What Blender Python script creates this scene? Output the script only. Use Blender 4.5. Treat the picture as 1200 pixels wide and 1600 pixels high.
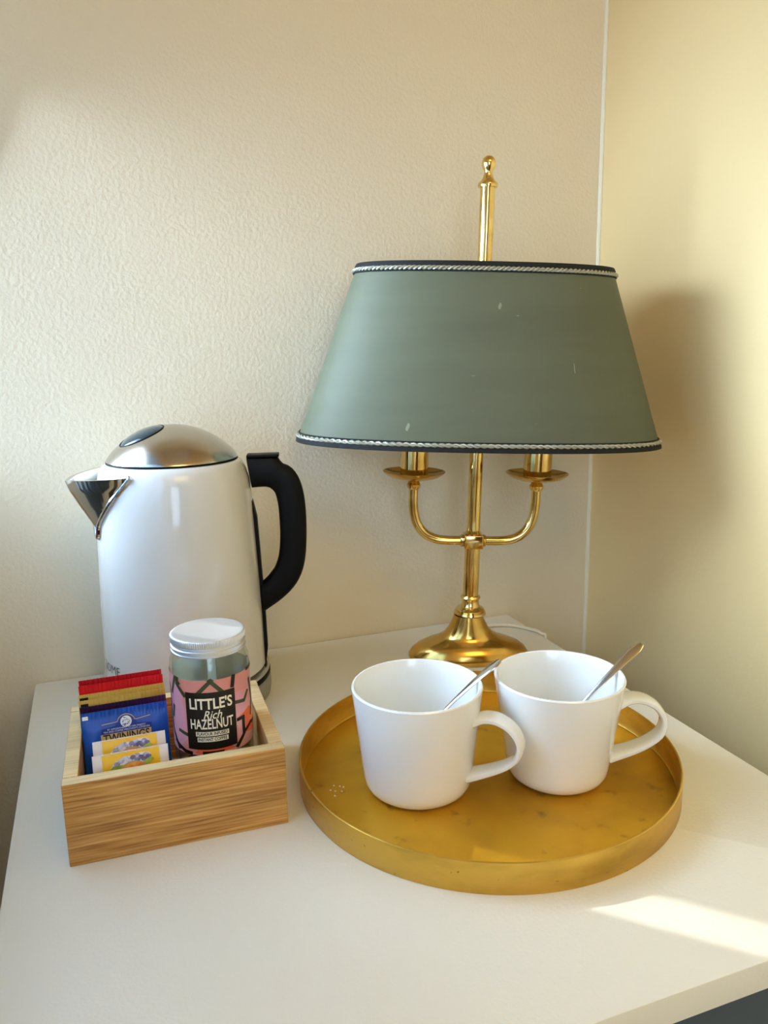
import bpy, bmesh, math, random
from mathutils import Vector, Matrix
for o in list(bpy.data.objects):
    bpy.data.objects.remove(o)
S = 0.32            # one modelling unit = camera height above the desk
DZ = 0.75           # desk top height in metres
PI = math.pi
scn = bpy.context.scene
COL = scn.collection
random.seed(4)

def W(x, y, z=0.0):
    return Vector((x*S, y*S, DZ + z*S))

def lin(c):
    if isinstance(c, str):
        c = [int(c[i:i+2], 16)/255 for i in (0, 2, 4)]
    return tuple((v/12.92 if v <= .04045 else ((v+.055)/1.055)**2.4) for v in c[:3]) + (1,)

# ------------------------------------------------------------------ camera
PITCH, ROLL, YAW, FPX = math.radians(11.6955), math.radians(-1.0447), math.radians(20.0994), 1229.288
F = Vector((math.sin(YAW)*math.cos(PITCH), math.cos(YAW)*math.cos(PITCH), -math.sin(PITCH)))
Rv = Vector((math.cos(YAW), -math.sin(YAW), 0)); Uv = Rv.cross(F)
R2 = math.cos(ROLL)*Rv + math.sin(ROLL)*Uv; U2 = -math.sin(ROLL)*Rv + math.cos(ROLL)*Uv
cam = bpy.data.cameras.new('camera'); co = bpy.data.objects.new('camera', cam); COL.objects.link(co)
m = Matrix((R2, U2, -F)).transposed().to_4x4(); m.translation = W(0, 0, 1); co.matrix_world = m
cam.sensor_fit = 'VERTICAL'; cam.sensor_height = 36; cam.lens = 36*FPX/1600; cam.clip_start = 0.02
scn.camera = co

# ------------------------------------------------------------------ light
world = bpy.data.worlds.new('sky'); scn.world = world; world.use_nodes = True
bg = world.node_tree.nodes['Background']; bg.inputs[0].default_value = (0.55, 0.75, 1.0, 1); bg.inputs[1].default_value = 1.5
def area(name, loc, look, sx, sy, power, col):
    l = bpy.data.lights.new(name, 'AREA'); l.shape = 'RECTANGLE'; l.size = sx; l.size_y = sy
    l.energy = power; l.color = col
    o = bpy.data.objects.new(name, l); COL.objects.link(o); o.location = loc
    o.rotation_euler = (Vector(look)-Vector(loc)).to_track_quat('-Z', 'Y').to_euler()
    return o
SUN_AZ, SUN_EL = math.radians(-45), math.radians(36.5)
sd = Vector((math.cos(SUN_AZ)*math.cos(SUN_EL), math.sin(SUN_AZ)*math.cos(SUN_EL), -math.sin(SUN_EL)))
sun = bpy.data.lights.new('sun', 'SUN'); sun.energy = 3.9; sun.angle = math.radians(0.6); sun.color = (1.0, 0.97, 0.93)
so = bpy.data.objects.new('sun', sun); COL.objects.link(so); so.rotation_euler = sd.to_track_quat('-Z', 'Y').to_euler()
# daylight entering by the window in the left wall
wd = area('window_daylight', W(-0.62, 1.50, 1.2), W(1.0, 1.0, .75), 2.2*S, 1.1*S, 8.5, (0.56, 0.75, 1.0))
wd.data.spread = math.radians(95)
# bluish fill light, added outside a made-up window further down the left wall
area('left_fill_light', W(-0.62, -2.6, 1.3), W(1.0, -1.2, 1.1), 2.4*S, 2.4*S, 10.5, (0.56, 0.75, 1.0))
# warm fill light added overhead for the room's tungsten glow, behind the viewer
area('warm_fill_light', (0.35, -0.75, 2.32), (0.4, 0.5, 0.75), 0.9, 0.9, 15.0, (1.0, 0.72, 0.25))
scn.view_settings.view_transform = 'Standard'; scn.view_settings.look = 'None'
scn.view_settings.exposure = 0.03; scn.view_settings.gamma = 1.0; scn.view_settings.use_curve_mapping = False

# ------------------------------------------------------------------ materials
def mat(name, col, rough=.5, metal=0.0, bump=None, vary=None, coat=0, trans=0, ior=1.45, stretch=None, spec=None, sheen=0, extra=None):
    """bump=(scale, strength, distance) ; vary=(scale, colour2, lo, hi)"""
    mt = bpy.data.materials.new(name); mt.use_nodes = True
    nt = mt.node_tree; b = nt.nodes['Principled BSDF']
    b.inputs['Base Color'].default_value = lin(col); b.inputs['Roughness'].default_value = rough
    b.inputs['Metallic'].default_value = metal; b.inputs['IOR'].default_value = ior
    b.inputs['Coat Weight'].default_value = coat; b.inputs['Transmission Weight'].default_value = trans
    b.inputs['Coat Roughness'].default_value = .04
    if spec is not None: b.inputs['Specular IOR Level'].default_value = spec
    if bump or vary:
        tc = nt.nodes.new('ShaderNodeTexCoord'); mp = nt.nodes.new('ShaderNodeMapping')
        nt.links.new(tc.outputs['Object'], mp.inputs[0])
        if stretch: mp.inputs['Scale'].default_value = stretch
    if vary:
        for k, (sc, c2, lo, hi) in enumerate(vary if isinstance(vary, list) else [vary]):
            n = nt.nodes.new('ShaderNodeTexNoise'); n.inputs['Scale'].default_value = sc; n.inputs['Detail'].default_value = 6
            nt.links.new(mp.outputs[0], n.inputs[0])
            r = nt.nodes.new('ShaderNodeMapRange'); r.inputs[1].default_value = lo; r.inputs[2].default_value = hi
            nt.links.new(n.outputs[0], r.inputs[0])
            mx = nt.nodes.new('ShaderNodeMix'); mx.data_type = 'RGBA'
            old = b.inputs['Base Color'].links
            if old: nt.links.new(old[0].from_socket, mx.inputs[6])
            else: mx.inputs[6].default_value = lin(col)
            mx.inputs[7].default_value = lin(c2)
            nt.links.new(r.outputs[0], mx.inputs[0]); nt.links.new(mx.outputs[2], b.inputs['Base Color'])
    if bump:
        n = nt.nodes.new('ShaderNodeTexNoise'); n.inputs['Scale'].default_value = bump[0]; n.inputs['Detail'].default_value = 3
        nt.links.new(mp.outputs[0], n.inputs[0])
        bp = nt.nodes.new('ShaderNodeBump'); bp.inputs['Strength'].default_value = bump[1]; bp.inputs['Distance'].default_value = bump[2]
        nt.links.new(n.outputs[0], bp.inputs['Height']); nt.links.new(bp.outputs[0], b.inputs['Normal'])
    return mt
M = {}
M['wall'] = mat('cream_wall_paint', 'e2d5ba', .6, bump=(260, .5, .0013))
M['wall_warm'] = mat('warm_wall_paint', 'e8cb92', .45, bump=(160, .25, .001))
M['wall_rear'] = mat('brown_wall_paint', '8a6f50', .7, bump=(160, .25, .001))
M['ceiling'] = mat('ceiling_paint', 'eeeae0', .8, bump=(90, .2, .001))
M['floor'] = mat('brown_carpet', '4a382a', .95, bump=(400, .8, .003), vary=(30, '3b2c20', .3, .7))
M['sealant'] = mat('corner_sealant', 'e6dfc4', .5, bump=(80, .1, .0005))
M['white_frame'] = mat('white_window_paint', 'f0efe9', .35, bump=(60, .05, .0005))
M['desk'] = mat('desk_white_laminate', 'e8e3d4', .42, bump=(420, .28, .0007))
M['desk_edge'] = mat('desk_edge_band', 'dcdcd2', .35, bump=(300, .1, .0003))
M['desk_grey'] = mat('desk_grey_lacquer', '47535c', .4, bump=(120, .08, .0004))
M['brass'] = mat('polished_brass', 'ebcf8a', .11, 1, vary=(45, 'cda458', .45, .75))
M['brass_satin'] = mat('satin_brass', 'd8b160', .17, 1, vary=(30, 'b58a3c', .45, .75))
M['tray'] = mat('brushed_gold_tray', 'd9a62a', .44, .68, bump=(300, .12, .0004), vary=[(14, 'b98a26', .42, .7), (55, '7a5a20', .62, .8)])
M['tray_rim'] = mat('brushed_gold_rim', 'dab04e', .38, .9, bump=(220, .2, .0004), vary=[(22, 'bd973c', .45, .7), (160, '5e4519', .70, .76)], stretch=(1, 1, 3))
M['porcelain'] = mat('white_porcelain', 'efefea', .12, coat=.5, bump=(40, .02, .0003))
M['steel'] = mat('stainless_steel', 'c4c2be', .16, 1, bump=(200, .03, .0002))
M['chrome'] = mat('polished_chrome', 'cfcdc8', .06, 1, bump=(120, .02, .0002))
M['lid_steel'] = mat('kettle_lid_steel', 'bab2a6', .2, 1, bump=(300, .05, .0002))
M['alu'] = mat('brushed_aluminium', 'e4e6e8', .42, .85, bump=(500, .2, .0002))
M['enamel'] = mat('white_kettle_enamel', 'd4d0c6', .14, coat=.6, bump=(30, .02, .0003))
M['black'] = mat('black_plastic', '030303', .5, bump=(500, .06, .0002), spec=.2)
M['teal_black'] = mat('smoked_button', '0c2a33', .15, coat=.5, bump=(100, .02, .0002))
M['grey_plastic'] = mat('grey_base_plastic', '8d8b80', .4, bump=(200, .05, .0003))
M['shade'] = mat('green_shade_fabric', '5c5f48', .62, bump=(900, .25, .0004), vary=[(6, '555842', .4, .7), (70, '8d9478', .74, .8)], stretch=(1, 1, 6))
M['scuff'] = mat('pale_scuff', '868a70', .7, bump=(900, .2, .0003))
M['shade_in'] = mat('shade_lining', 'e4ddc8', .7, bump=(300, .1, .0003))
M['braid_black'] = mat('black_braid', '10110e', .8, bump=(900, .5, .0005))
M['braid_silver'] = mat('silver_cord', 'a9a693', .45, .3, bump=(1500, .4, .0003))
M['bulb'] = mat('frosted_bulb', 'efe8da', .3, bump=(60, .02, .0002))
M['cord'] = mat('cream_flex', 'd8cfb8', .4, bump=(900, .2, .0003))
M['candle'] = mat('brass_sleeve', 'e6c884', .09, 1, vary=(60, 'd2ad66', .4, .7))
def wood(name, c1, c2, c3, axis):
    mt = bpy.data.materials.new(name); mt.use_nodes = True; nt = mt.node_tree; b = nt.nodes['Principled BSDF']
    b.inputs['Roughness'].default_value = .45
    tc = nt.nodes.new('ShaderNodeTexCoord'); mp = nt.nodes.new('ShaderNodeMapping'); nt.links.new(tc.outputs['Object'], mp.inputs[0])
    mp.inputs['Scale'].default_value = (2.2, 70, 70) if axis == 'x' else (70, 2.2, 70)
    n = nt.nodes.new('ShaderNodeTexNoise'); n.inputs['Scale'].default_value = 9; n.inputs['Detail'].default_value = 8; nt.links.new(mp.outputs[0], n.inputs[0])
    r = nt.nodes.new('ShaderNodeValToRGB'); nt.links.new(n.outputs[0], r.inputs[0])
    e = r.color_ramp.elements; e[0].position = .3; e[0].color = lin(c3); e[1].position = .68; e[1].color = lin(c1)
    k = e.new(.48); k.color = lin(c2)
    # broad lamella tone
    mp2 = nt.nodes.new('ShaderNodeMapping'); nt.links.new(tc.outputs['Object'], mp2.inputs[0]); mp2.inputs['Scale'].default_value = (4, 14, 22) if axis == 'x' else (14, 4, 22)
    n2 = nt.nodes.new('ShaderNodeTexNoise'); n2.inputs['Scale'].default_value = 3; nt.links.new(mp2.outputs[0], n2.inputs[0])
    r2 = nt.nodes.new('ShaderNodeMapRange'); r2.inputs[1].default_value = .3; r2.inputs[2].default_value = .7; r2.inputs[3].default_value = .78; r2.inputs[4].default_value = 1.12
    nt.links.new(n2.outputs[0], r2.inputs[0])
    mx = nt.nodes.new('ShaderNodeVectorMath'); mx.operation = 'SCALE'; nt.links.new(r.outputs[0], mx.inputs[0]); nt.links.new(r2.outputs[0], mx.inputs['Scale'])
    nt.links.new(mx.outputs[0], b.inputs['Base Color'])
    bp = nt.nodes.new('ShaderNodeBump'); bp.inputs['Strength'].default_value = .15; bp.inputs['Distance'].default_value = .0005
    nt.links.new(n.outputs[0], bp.inputs['Height']); nt.links.new(bp.outputs[0], b.inputs['Normal'])
    return mt
M['bamboo'] = wood('bamboo_long_grain', 'd6a65e', 'b9843f', '8a5a26', 'x')
M['bamboo_top'] = wood('bamboo_pale_top', 'ead3a2', 'e2c790', 'd3b47a', 'x')  # paler grain for the up-facing faces of the box
M['bamboo_side'] = wood('bamboo_side_grain', 'dcb47a', 'cfa264', 'b88a4e', 'y')
def mk_translucent(mt, f, c=(.86, .93, .86, 1)):
    nt = mt.node_tree; b = nt.nodes['Principled BSDF']; out = nt.nodes['Material Output']
    t = nt.nodes.new('ShaderNodeBsdfTranslucent'); t.inputs[0].default_value = c
    mx = nt.nodes.new('ShaderNodeMixShader'); mx.inputs[0].default_value = f
    nt.links.new(b.outputs[0], mx.inputs[1]); nt.links.new(t.outputs[0], mx.inputs[2]); nt.links.new(mx.outputs[0], out.inputs[0])
def glass(name, tint, alpha):
    mt = bpy.data.materials.new(name); mt.use_nodes = True; nt = mt.node_tree
    nt.nodes.remove(nt.nodes['Principled BSDF']); out = nt.nodes['Material Output']
    t = nt.nodes.new('ShaderNodeBsdfTransparent'); t.inputs[0].default_value = tint
    g = nt.nodes.new('ShaderNodeBsdfGlossy'); g.inputs['Roughness'].default_value = .03
    lw = nt.nodes.new('ShaderNodeLayerWeight'); pw = nt.nodes.new('ShaderNodeMath'); pw.operation = 'POWER'; pw.inputs[1].default_value = 4
    nt.links.new(lw.outputs['Facing'], pw.inputs[0]); fr = nt.nodes.new('ShaderNodeMath'); fr.operation = 'MULTIPLY_ADD'; nt.links.new(pw.outputs[0], fr.inputs[0]); fr.inputs[1].default_value = .7; fr.inputs[2].default_value = .04
    n = nt.nodes.new('ShaderNodeTexNoise'); n.inputs['Scale'].default_value = 25
    bp = nt.nodes.new('ShaderNodeBump'); bp.inputs['Strength'].default_value = .03; bp.inputs['Distance'].default_value = .001
    nt.links.new(n.outputs[0], bp.inputs['Height']); nt.links.new(bp.outputs[0], g.inputs['Normal'])
    mx = nt.nodes.new('ShaderNodeMixShader'); nt.links.new(fr.outputs[0], mx.inputs[0]); nt.links.new(t.outputs[0], mx.inputs[1]); nt.links.new(g.outputs[0], mx.inputs[2])
    nt.links.new(mx.outputs[0], out.inputs[0]); return mt
M['pane'] = glass('window_glass', (.96, .98, .98, 1), 1)
M['jar_glass'] = glass('greenish_jar_glass', (.955, .985, .96, 1), 1)
mt = bpy.data.materials.new('sun_screen_net'); mt.use_nodes = True; nt = mt.node_tree; nt.nodes.remove(nt.nodes['Principled BSDF'])
tl = nt.nodes.new('ShaderNodeBsdfTranslucent'); tl.inputs[0].default_value = (.36, .43, .52, 1)
wv = nt.nodes.new('ShaderNodeTexNoise'); wv.inputs['Scale'].default_value = 300
bp = nt.nodes.new('ShaderNodeBump'); bp.inputs['Strength'].default_value = .2; nt.links.new(wv.outputs[0], bp.inputs['Height']); nt.links.new(bp.outputs[0], tl.inputs['Normal'])
nt.links.new(tl.outputs[0], nt.nodes['Material Output'].inputs[0]); M['net'] = mt
M['coffee'] = mat('instant_coffee', '3a1d0c', .8, bump=(700, 1, .002))
def foil(name, col, c2=None, rough=.32, spec=.5):
    return mat(name, col, rough, 0.0, bump=(90, .35, .0012), vary=(40, c2 or col, .4, .7), spec=spec)
M['red'] = foil('red_foil_paper', 'd3121a', 'b80d16')
M['red_dark'] = foil('deep_red_paper', 'b3101c', '9c0c18')
M['gold_paper'] = foil('gold_paper', 'cfae55', 'bd983c')
M['purple'] = foil('purple_paper', '2c0f33', '3b1340')
M['blue'] = foil('blue_paper', '0b4fb0', '0a3f9c')
M['navy'] = foil('navy_print', '12308f')
M['white_print'] = mat('white_print', 'e9ebee', .4, bump=(200, .05, .0003))
M['white_paper'] = foil('white_paper', 'e9e2e2', 'ddd5da')
M['black_print'] = mat('black_print', '14120f', .35, bump=(200, .05, .0003))
M['tan_print'] = mat('tan_gold_print', 'cbaf74', .4, bump=(200, .05, .0003))
M['yellow'] = foil('yellow_print', 'f6bf1c', 'f8cf4a')
M['lilac'] = mat('lilac_print', '8f8bb4', .4, vary=(260, 'd6d4e6', .4, .6), bump=(200, .05, .0003))
M['plum'] = mat('plum_print', '5d5686', .4, vary=(260, '8b86b0', .4, .6), bump=(200, .05, .0003))
M['leaf'] = mat('leaf_print', '8aa63a', .4, vary=(200, 'b6c458', .4, .6), bump=(200, .05, .0003))
M['peach'] = mat('peach_print', 'f08a3c', .4, vary=(200, 'f7b058', .4, .6), bump=(200, .05, .0003))
M['redprint'] = mat('red_print', 'c23a25', .4, bump=(200, .05, .0003))
M['coral'] = mat('coral_label', 'ef8a80', .3, coat=.3, vary=(14, 'f5a3a3', .42, .58), bump=(200, .03, .0003))
M['pink'] = mat('pink_label_print', 'f4a9bb', .3, coat=.3, bump=(200, .03, .0003))
M['orange'] = mat('orange_label_print', 'ee6a48', .3, coat=.3, bump=(200, .03, .0003))
M['paper_back'] = mat('label_backing_paper', 'e4ece0', .6, bump=(200, .05, .0003))
M['olive'] = mat('olive_label_print', '3c4526', .3, coat=.3, bump=(200, .03, .0003))
M['cream_print'] = mat('cream_print', 'efe6cf', .4, bump=(200, .03, .0003))

# ------------------------------------------------------------------ mesh helpers
class MB:
    def __init__(s): s.v = []; s.f = []
    def add(s, vs, fs):
        n = len(s.v); s.v += [tuple(v) for v in vs]; s.f += [tuple(i+n for i in f) for f in fs]
    def box(s, x0, x1, y0, y1, z0, z1, b=0.0):
        bm = bmesh.new(); r = bmesh.ops.create_cube(bm, size=1)
        for v in bm.verts: v.co = Vector(((x0+x1)/2+v.co.x*(x1-x0), (y0+y1)/2+v.co.y*(y1-y0), (z0+z1)/2+v.co.z*(z1-z0)))
        if b: bmesh.ops.bevel(bm, geom=list(bm.edges), offset=b, segments=3, affect='EDGES', profile=.5)
        s.bm(bm)
    def bm(s, bm):
        bm.verts.index_update(); s.add([v.co.copy() for v in bm.verts], [[v.index for v in f.verts] for f in bm.faces]); bm.free()
    def lathe(s, prof, n=64, cx=0, cy=0, a0=0, a1=2*PI, sx=1, sy=1, fn=None):
        full = abs(a1-a0-2*PI) < 1e-6; cols = n if full else n+1; vs = []
        for (r, z) in prof:
            for i in range(cols):
                a = a0+(a1-a0)*i/n
                rr = r if fn is None else fn(r, z, a)
                vs.append((cx+rr*math.cos(a)*sx, cy+rr*math.sin(a)*sy, z))
        fs = []
        for j in range(len(prof)-1):
            for i in range(n):
                k = (i+1) % cols
                fs.append((j*cols+i, j*cols+k, (j+1)*cols+k, (j+1)*cols+i))
        s.add(vs, fs)
    def tube(s, pts, rad, n=12, cap=True, closed=False, sec=None):
        """sweep; rad number or list; sec=(w,h) list for strap sections using given up vectors"""
        P = [Vector(p) for p in pts]; N = len(P); vs = []; ref = None
        for i in range(N):
            t = (P[(i+1) % N]-P[i-1]) if closed else (P[min(i+1, N-1)]-P[max(i-1, 0)])
            t.normalize()
            if ref is None:
                ref = Vector((0, 0, 1)) if abs(t.z) < .9 else Vector((0, 1, 0))
            a = t.cross(ref).normalized(); ref = a.cross(t).normalized()
            r = rad[i] if isinstance(rad, (list, tuple)) else rad
            for k in range(n):
                c = 2*PI*k/n; vs.append(P[i]+a*r*math.cos(c)+ref*r*math.sin(c))
        fs = []
        for i in range(N if closed else N-1):
            j = (i+1) % N
            for k in range(n): fs.append((i*n+k, i*n+(k+1) % n, j*n+(k+1) % n, j*n+k))
        if cap and not closed: fs += [tuple(range(n))[::-1], tuple((N-1)*n+k for k in range(n))]
        s.add(vs, fs)
    def strap(s, pts, side, w, h, n=14, pw=3.0):
        """ribbon with a rounded section: side = constant unit vector of the width"""
        P = [Vector(p) for p in pts]; N = len(P); side = Vector(side).normalized(); vs = []
        for i in range(N):
            t = (P[min(i+1, N-1)]-P[max(i-1, 0)]).normalized(); nn = t.cross(side).normalized()
            ww = w[i] if isinstance(w, list) else w; hh = h[i] if isinstance(h, list) else h
            for k in range(n):
                c = 2*PI*k/n; cc, ss = math.cos(c), math.sin(c); e = 2/pw
                vs.append(P[i]+side*(ww/2*math.copysign(abs(cc)**e, cc))+nn*(hh/2*math.copysign(abs(ss)**e, ss)))
        fs = []
        for i in range(N-1):
            for k in range(n): fs.append((i*n+k, i*n+(k+1) % n, (i+1)*n+(k+1) % n, (i+1)*n+k))
        fs += [tuple(range(n))[::-1], tuple((N-1)*n+k for k in range(n))]
        s.add(vs, fs)
    def tf(s, fn): s.v = [tuple(fn(Vector(v))) for v in s.v]; return s
    def build(s, name, m, parent=None, smooth=True, scale=S, loc=None, weld=1e-6):
        me = bpy.data.meshes.new(name); me.from_pydata([tuple(c*scale for c in v) for v in s.v], [], s.f)
        bm = bmesh.new(); bm.from_mesh(me); bmesh.ops.remove_doubles(bm, verts=bm.verts, dist=weld)
        bmesh.ops.recalc_face_normals(bm, faces=bm.faces)
        if smooth:
            for f in bm.faces: f.smooth = True
            for e in bm.edges:
                if len(e.link_faces) == 2 and e.calc_face_angle(0) > .6: e.smooth = False
        bm.to_mesh(me); bm.free()
        me.materials.append(m); o = bpy.data.objects.new(name, me); COL.objects.link(o)
        if parent: o.parent = parent
        if loc: o.location = loc
        return o
def crom(pts, k=8):
    P = [Vector(p) for p in pts]; P = [P[0]*2-P[1]]+P+[P[-1]*2-P[-2]]; out = []
    for i in range(1, len(P)-2):
        for j in range(k):
            t = j/k
            out.append(.5*((2*P[i])+(-P[i-1]+P[i+1])*t+(2*P[i-1]-5*P[i]+4*P[i+1]-P[i+2])*t*t+(-P[i-1]+3*P[i]-3*P[i+1]+P[i+2])*t**3))
    out.append(P[-2]); return out
def empty(name, loc, label, cat, rz=0, group=None):
    o = bpy.data.objects.new(name, None); COL.objects.link(o); o.location = loc; o.rotation_euler = (0, 0, rz)
    o.empty_display_size = .02; o['label'] = label; o['category'] = cat
    if group: o['group'] = group
    return o
def struct(o): o['kind'] = 'structure'; return o
def text_mb(body, size, shear=0, bold=0.0, spacing=1.0):
    """flat text as a 2D mesh centred on the origin (x, y)"""
    c = bpy.data.curves.new('t', 'FONT'); c.body = body; c.size = size; c.align_x = 'CENTER'; c.align_y = 'CENTER'
    c.shear = shear; c.offset = bold; c.space_character = spacing; c.resolution_u = 3
    o = bpy.data.objects.new('t', c); COL.objects.link(o)
    dg = bpy.context.evaluated_depsgraph_get(); me = bpy.data.meshes.new_from_object(o.evaluated_get(dg))
    vs = [v.co.copy() for v in me.vertices]; fs = [tuple(p.vertices) for p in me.polygons]
    bpy.data.objects.remove(o); bpy.data.curves.remove(c); bpy.data.meshes.remove(me)
    b = MB(); b.add(vs, fs); return b
def poly_mb(pts, cut=0.0, cuty=0.0):
    bm = bmesh.new(); vs = [bm.verts.new((p[0], p[1], 0)) for p in pts]; bm.faces.new(vs)
    bmesh.ops.triangulate(bm, faces=bm.faces)
    if cut:
        x0, x1 = min(p[0] for p in pts), max(p[0] for p in pts); k = math.ceil(x0/cut)
        while k*cut < x1:
            bmesh.ops.bisect_plane(bm, geom=list(bm.verts)+list(bm.edges)+list(bm.faces), plane_co=(k*cut, 0, 0), plane_no=(1, 0, 0)); k += 1
    b = MB(); b.bm(bm); return b
def line_poly(a, b, w):
    a, b = Vector(a), Vector(b); d = (b-a).normalized(); n = Vector((-d.y, d.x))*w/2; e = d*w*.35
    return [a-e+n, a-e-n, b+e-n, b+e+n]

# ------------------------------------------------------------------ the room
CX1, CYB = 1.779, 2.537      # right wall, back wall
XL = -0.50                   # left wall (window side)
ZF, ZC = -DZ/S, (2.40-DZ)/S
YR = -7.0
def room(name, args, m, b=0):
    q = MB(); q.box(*args, b=b); o = q.build(name, m, smooth=False); o.location = (0, 0, DZ); return struct(o)
room('wall_back', (XL, CX1+.4, CYB, CYB+.4, ZF, ZC), M['wall'])
room('wall_right', (CX1, CX1+.4, YR, CYB, ZF, ZC), M['wall_warm'])
room('floor', (XL-.5, CX1+.4, YR-.3, CYB+.4, ZF-.3, ZF), M['floor'])
room('ceiling', (XL-.5, CX1+.4, YR-.3, CYB+.4, ZC, ZC+.3), M['ceiling'])
room('wall_rear', (XL-.5, CX1+.4, YR-.4, YR, ZF, ZC), M['wall_rear'])
WY0, WY1, WZ0, WZ1 = .70, 2.515, -0.03, 2.4
wl = MB()
V0, V1 = -3.9, -1.3  # opening for the added window that lets in the bluish fill
wl.box(XL-.25, XL, YR, V0, ZF, ZC); wl.box(XL-.25, XL, V1, WY0, ZF, ZC); wl.box(XL-.25, XL, V0, V1, ZF, WZ0-.04); wl.box(XL-.25, XL, V0, V1, WZ1, ZC); wl.box(XL-.03, XL, WY1, CYB, ZF, ZC)
wl.box(XL-.25, XL, WY0, WY1, ZF, WZ0-.04); wl.box(XL-.25, XL, WY0, WY1, WZ1, ZC)
o = wl.build('wall_left', M['wall'], smooth=False); o.location = (0, 0, DZ); struct(o)
room('trim_1', (XL-.05, XL+.13, WY0-.1, CYB-.004, WZ0-.07, WZ0-.03), M['white_frame'], .008)
# slim sealant bead running up the corner
q = MB(); q.tube([(CX1-.002, CYB-.002, ZF+.01), (CX1-.002, CYB-.002, ZC-.01)], .009, 10); o = q.build('trim_2', M['sealant']); o.location = (0, 0, DZ); struct(o)
# window_1
q = MB(); fx0, fx1 = XL-.05, XL-.004
q.box(fx0, fx1, WY0, WY0+.06, WZ0-.03, WZ1); q.box(fx0, fx1, WY1-.03, WY1, WZ0-.03, WZ1)
q.box(fx0, fx1, WY0+.06, WY1-.03, WZ0-.03, .42); q.box(fx0, fx1, WY0+.06, WY1-.03, WZ1-.06, WZ1)  # bottom rail made tall to keep low sun off the desk's left end
win = q.build('window_1', M['white_frame'], smooth=False); win.location = (0, 0, DZ); struct(win)
MUL = [(1.40, 1.46)]
for (a, b_) in MUL:
    q = MB(); q.box(fx0, fx1, a, b_, .42, WZ1-.06); q.build('mullion', M['white_frame'], win, smooth=False)
for (a, b_) in ((WY0+.06, 1.40), (1.46, WY1-.03)):
    q = MB(); q.box(XL-.028, XL-.024, a, b_, .42, WZ1-.06); q.build('pane', M['pane'], win, smooth=False)
q = MB(); q.box(fx0, fx1, V0, V0+.06, WZ0-.03, WZ1); q.box(fx0, fx1, V1-.06, V1, WZ0-.03, WZ1)  # second window, made up to carry the bluish fill light
q.box(fx0, fx1, V0+.06, V1-.06, WZ0-.03, WZ0+.04); q.box(fx0, fx1, V0+.06, V1-.06, WZ1-.06, WZ1)
fill_win = q.build('fill_window', M['white_frame'], smooth=False); fill_win.location = (0, 0, DZ); struct(fill_win)
q = MB(); q.box(XL-.028, XL-.024, V0+.06, V1-.06, WZ0+.04, WZ1-.06); q.build('pane', M['pane'], fill_win, smooth=False)
# unseen net curtain, added so that sun enters only by a gap at the corner
q = MB(); vs = []; N = 240; ZN = 2.36; NY1 = 2.27
for i in range(N+1):
    y = WY0+.02+(NY1-WY0-.02)*i/N; x = XL+.045+.018*math.sin(i*.55)+.008*math.sin(i*.21)
    vs += [(x, y, WZ0+.02), (x, y, ZN)]
q.add(vs, [(2*i, 2*i+2, 2*i+3, 2*i+1) for i in range(N)])
nc = empty('sun_screen_net', (0, 0, DZ), 'white net curtain added out of view to hold the sun to a narrow gap', 'curtain')
q.build('cloth', M['net'], nc)
q = MB(); q.tube([(XL+.045, WY0+.005, ZN), (XL+.045, WY1-.005, ZN)], .012, 10); q.build('rail', M['brass'], nc)
# unseen fixture added to go with the warm fill light overhead
cl = empty('fill_fixture', (0.35, -.75, 2.4), 'flush square fixture added overhead, out of view, to go with the warm fill light', 'lamp')
q = MB(); q.box(-.5, .5, -.5, .5, -.045, 0, .01); q.build('fill_fixture_body', M['white_frame'], cl, scale=1)

# ------------------------------------------------------------------ desk
DX0, DX1, DY0, DY1 = -.240, 1.420, .838, 2.530
desk = empty('desk', W((DX0+DX1)/2, (DY0+DY1)/2, ZF), 'white topped desk with grey drawer front standing in the corner', 'desk')
desk_o = Vector(((DX0+DX1)/2, (DY0+DY1)/2, ZF))
def dbox(name, a, m, b=.004, par=desk, sm=True):
    q = MB(); q.box(*a, b=b); q.tf(lambda v: v-desk_o); return q.build(name, m, par, smooth=sm)
T = .058
bm = bmesh.new()
def rrect(x0, x1, y0, y1, r, n=6):
    out = []
    for (cx, cy, a) in ((x1-r, y1-r, 0), (x0+r, y1-r, PI/2), (x0+r, y0+r, PI), (x1-r, y0+r, 3*PI/2)):
        for i in range(n+1): out.append((cx+r*math.cos(a+PI/2*i/n), cy+r*math.sin(a+PI/2*i/n)))
    return out
def slab(pts, z0, z1, e):
    """solid plate with eased edges"""
    q = MB(); n = len(pts); cx = sum(p[0] for p in pts)/n; cy = sum(p[1] for p in pts)/n
    rings = []
    for (z, k) in ((z0, e), (z0+e, 0), (z1-e, 0), (z1-e*.3, e*.3), (z1, e)):
        ring = []
        for i in range(n):
            p0, p1, p2 = Vector(pts[i-1]), Vector(pts[i]), Vector(pts[(i+1) % n])
            t = (p2-p0).normalized(); nn = Vector((t.y, -t.x)); ring.append((p1.x-nn.x*k, p1.y-nn.y*k, z))
        rings += ring
    fs = [(j*n+i, j*n+(i+1) % n, (j+1)*n+(i+1) % n, (j+1)*n+i) for j in range(4) for i in range(n)]
    fs += [tuple(range(n))[::-1], tuple(4*n+i for i in range(n))]
    q.add(rings, fs); return q
q = slab(rrect(DX0, DX1, DY0, DY1, .012), -T, 0, .0035); q.tf(lambda v: v-desk_o); q.build('desktop', M['desk'], desk)
dbox('side_panel', (DX0+.03, DX0+.08, DY0+.03, DY1-.04, ZF, -T-.001), M['desk_grey'])
dbox('side_panel', (DX1-.08, DX1-.03, DY0+.03, DY1-.04, ZF, -T-.001), M['desk_grey'])
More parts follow.
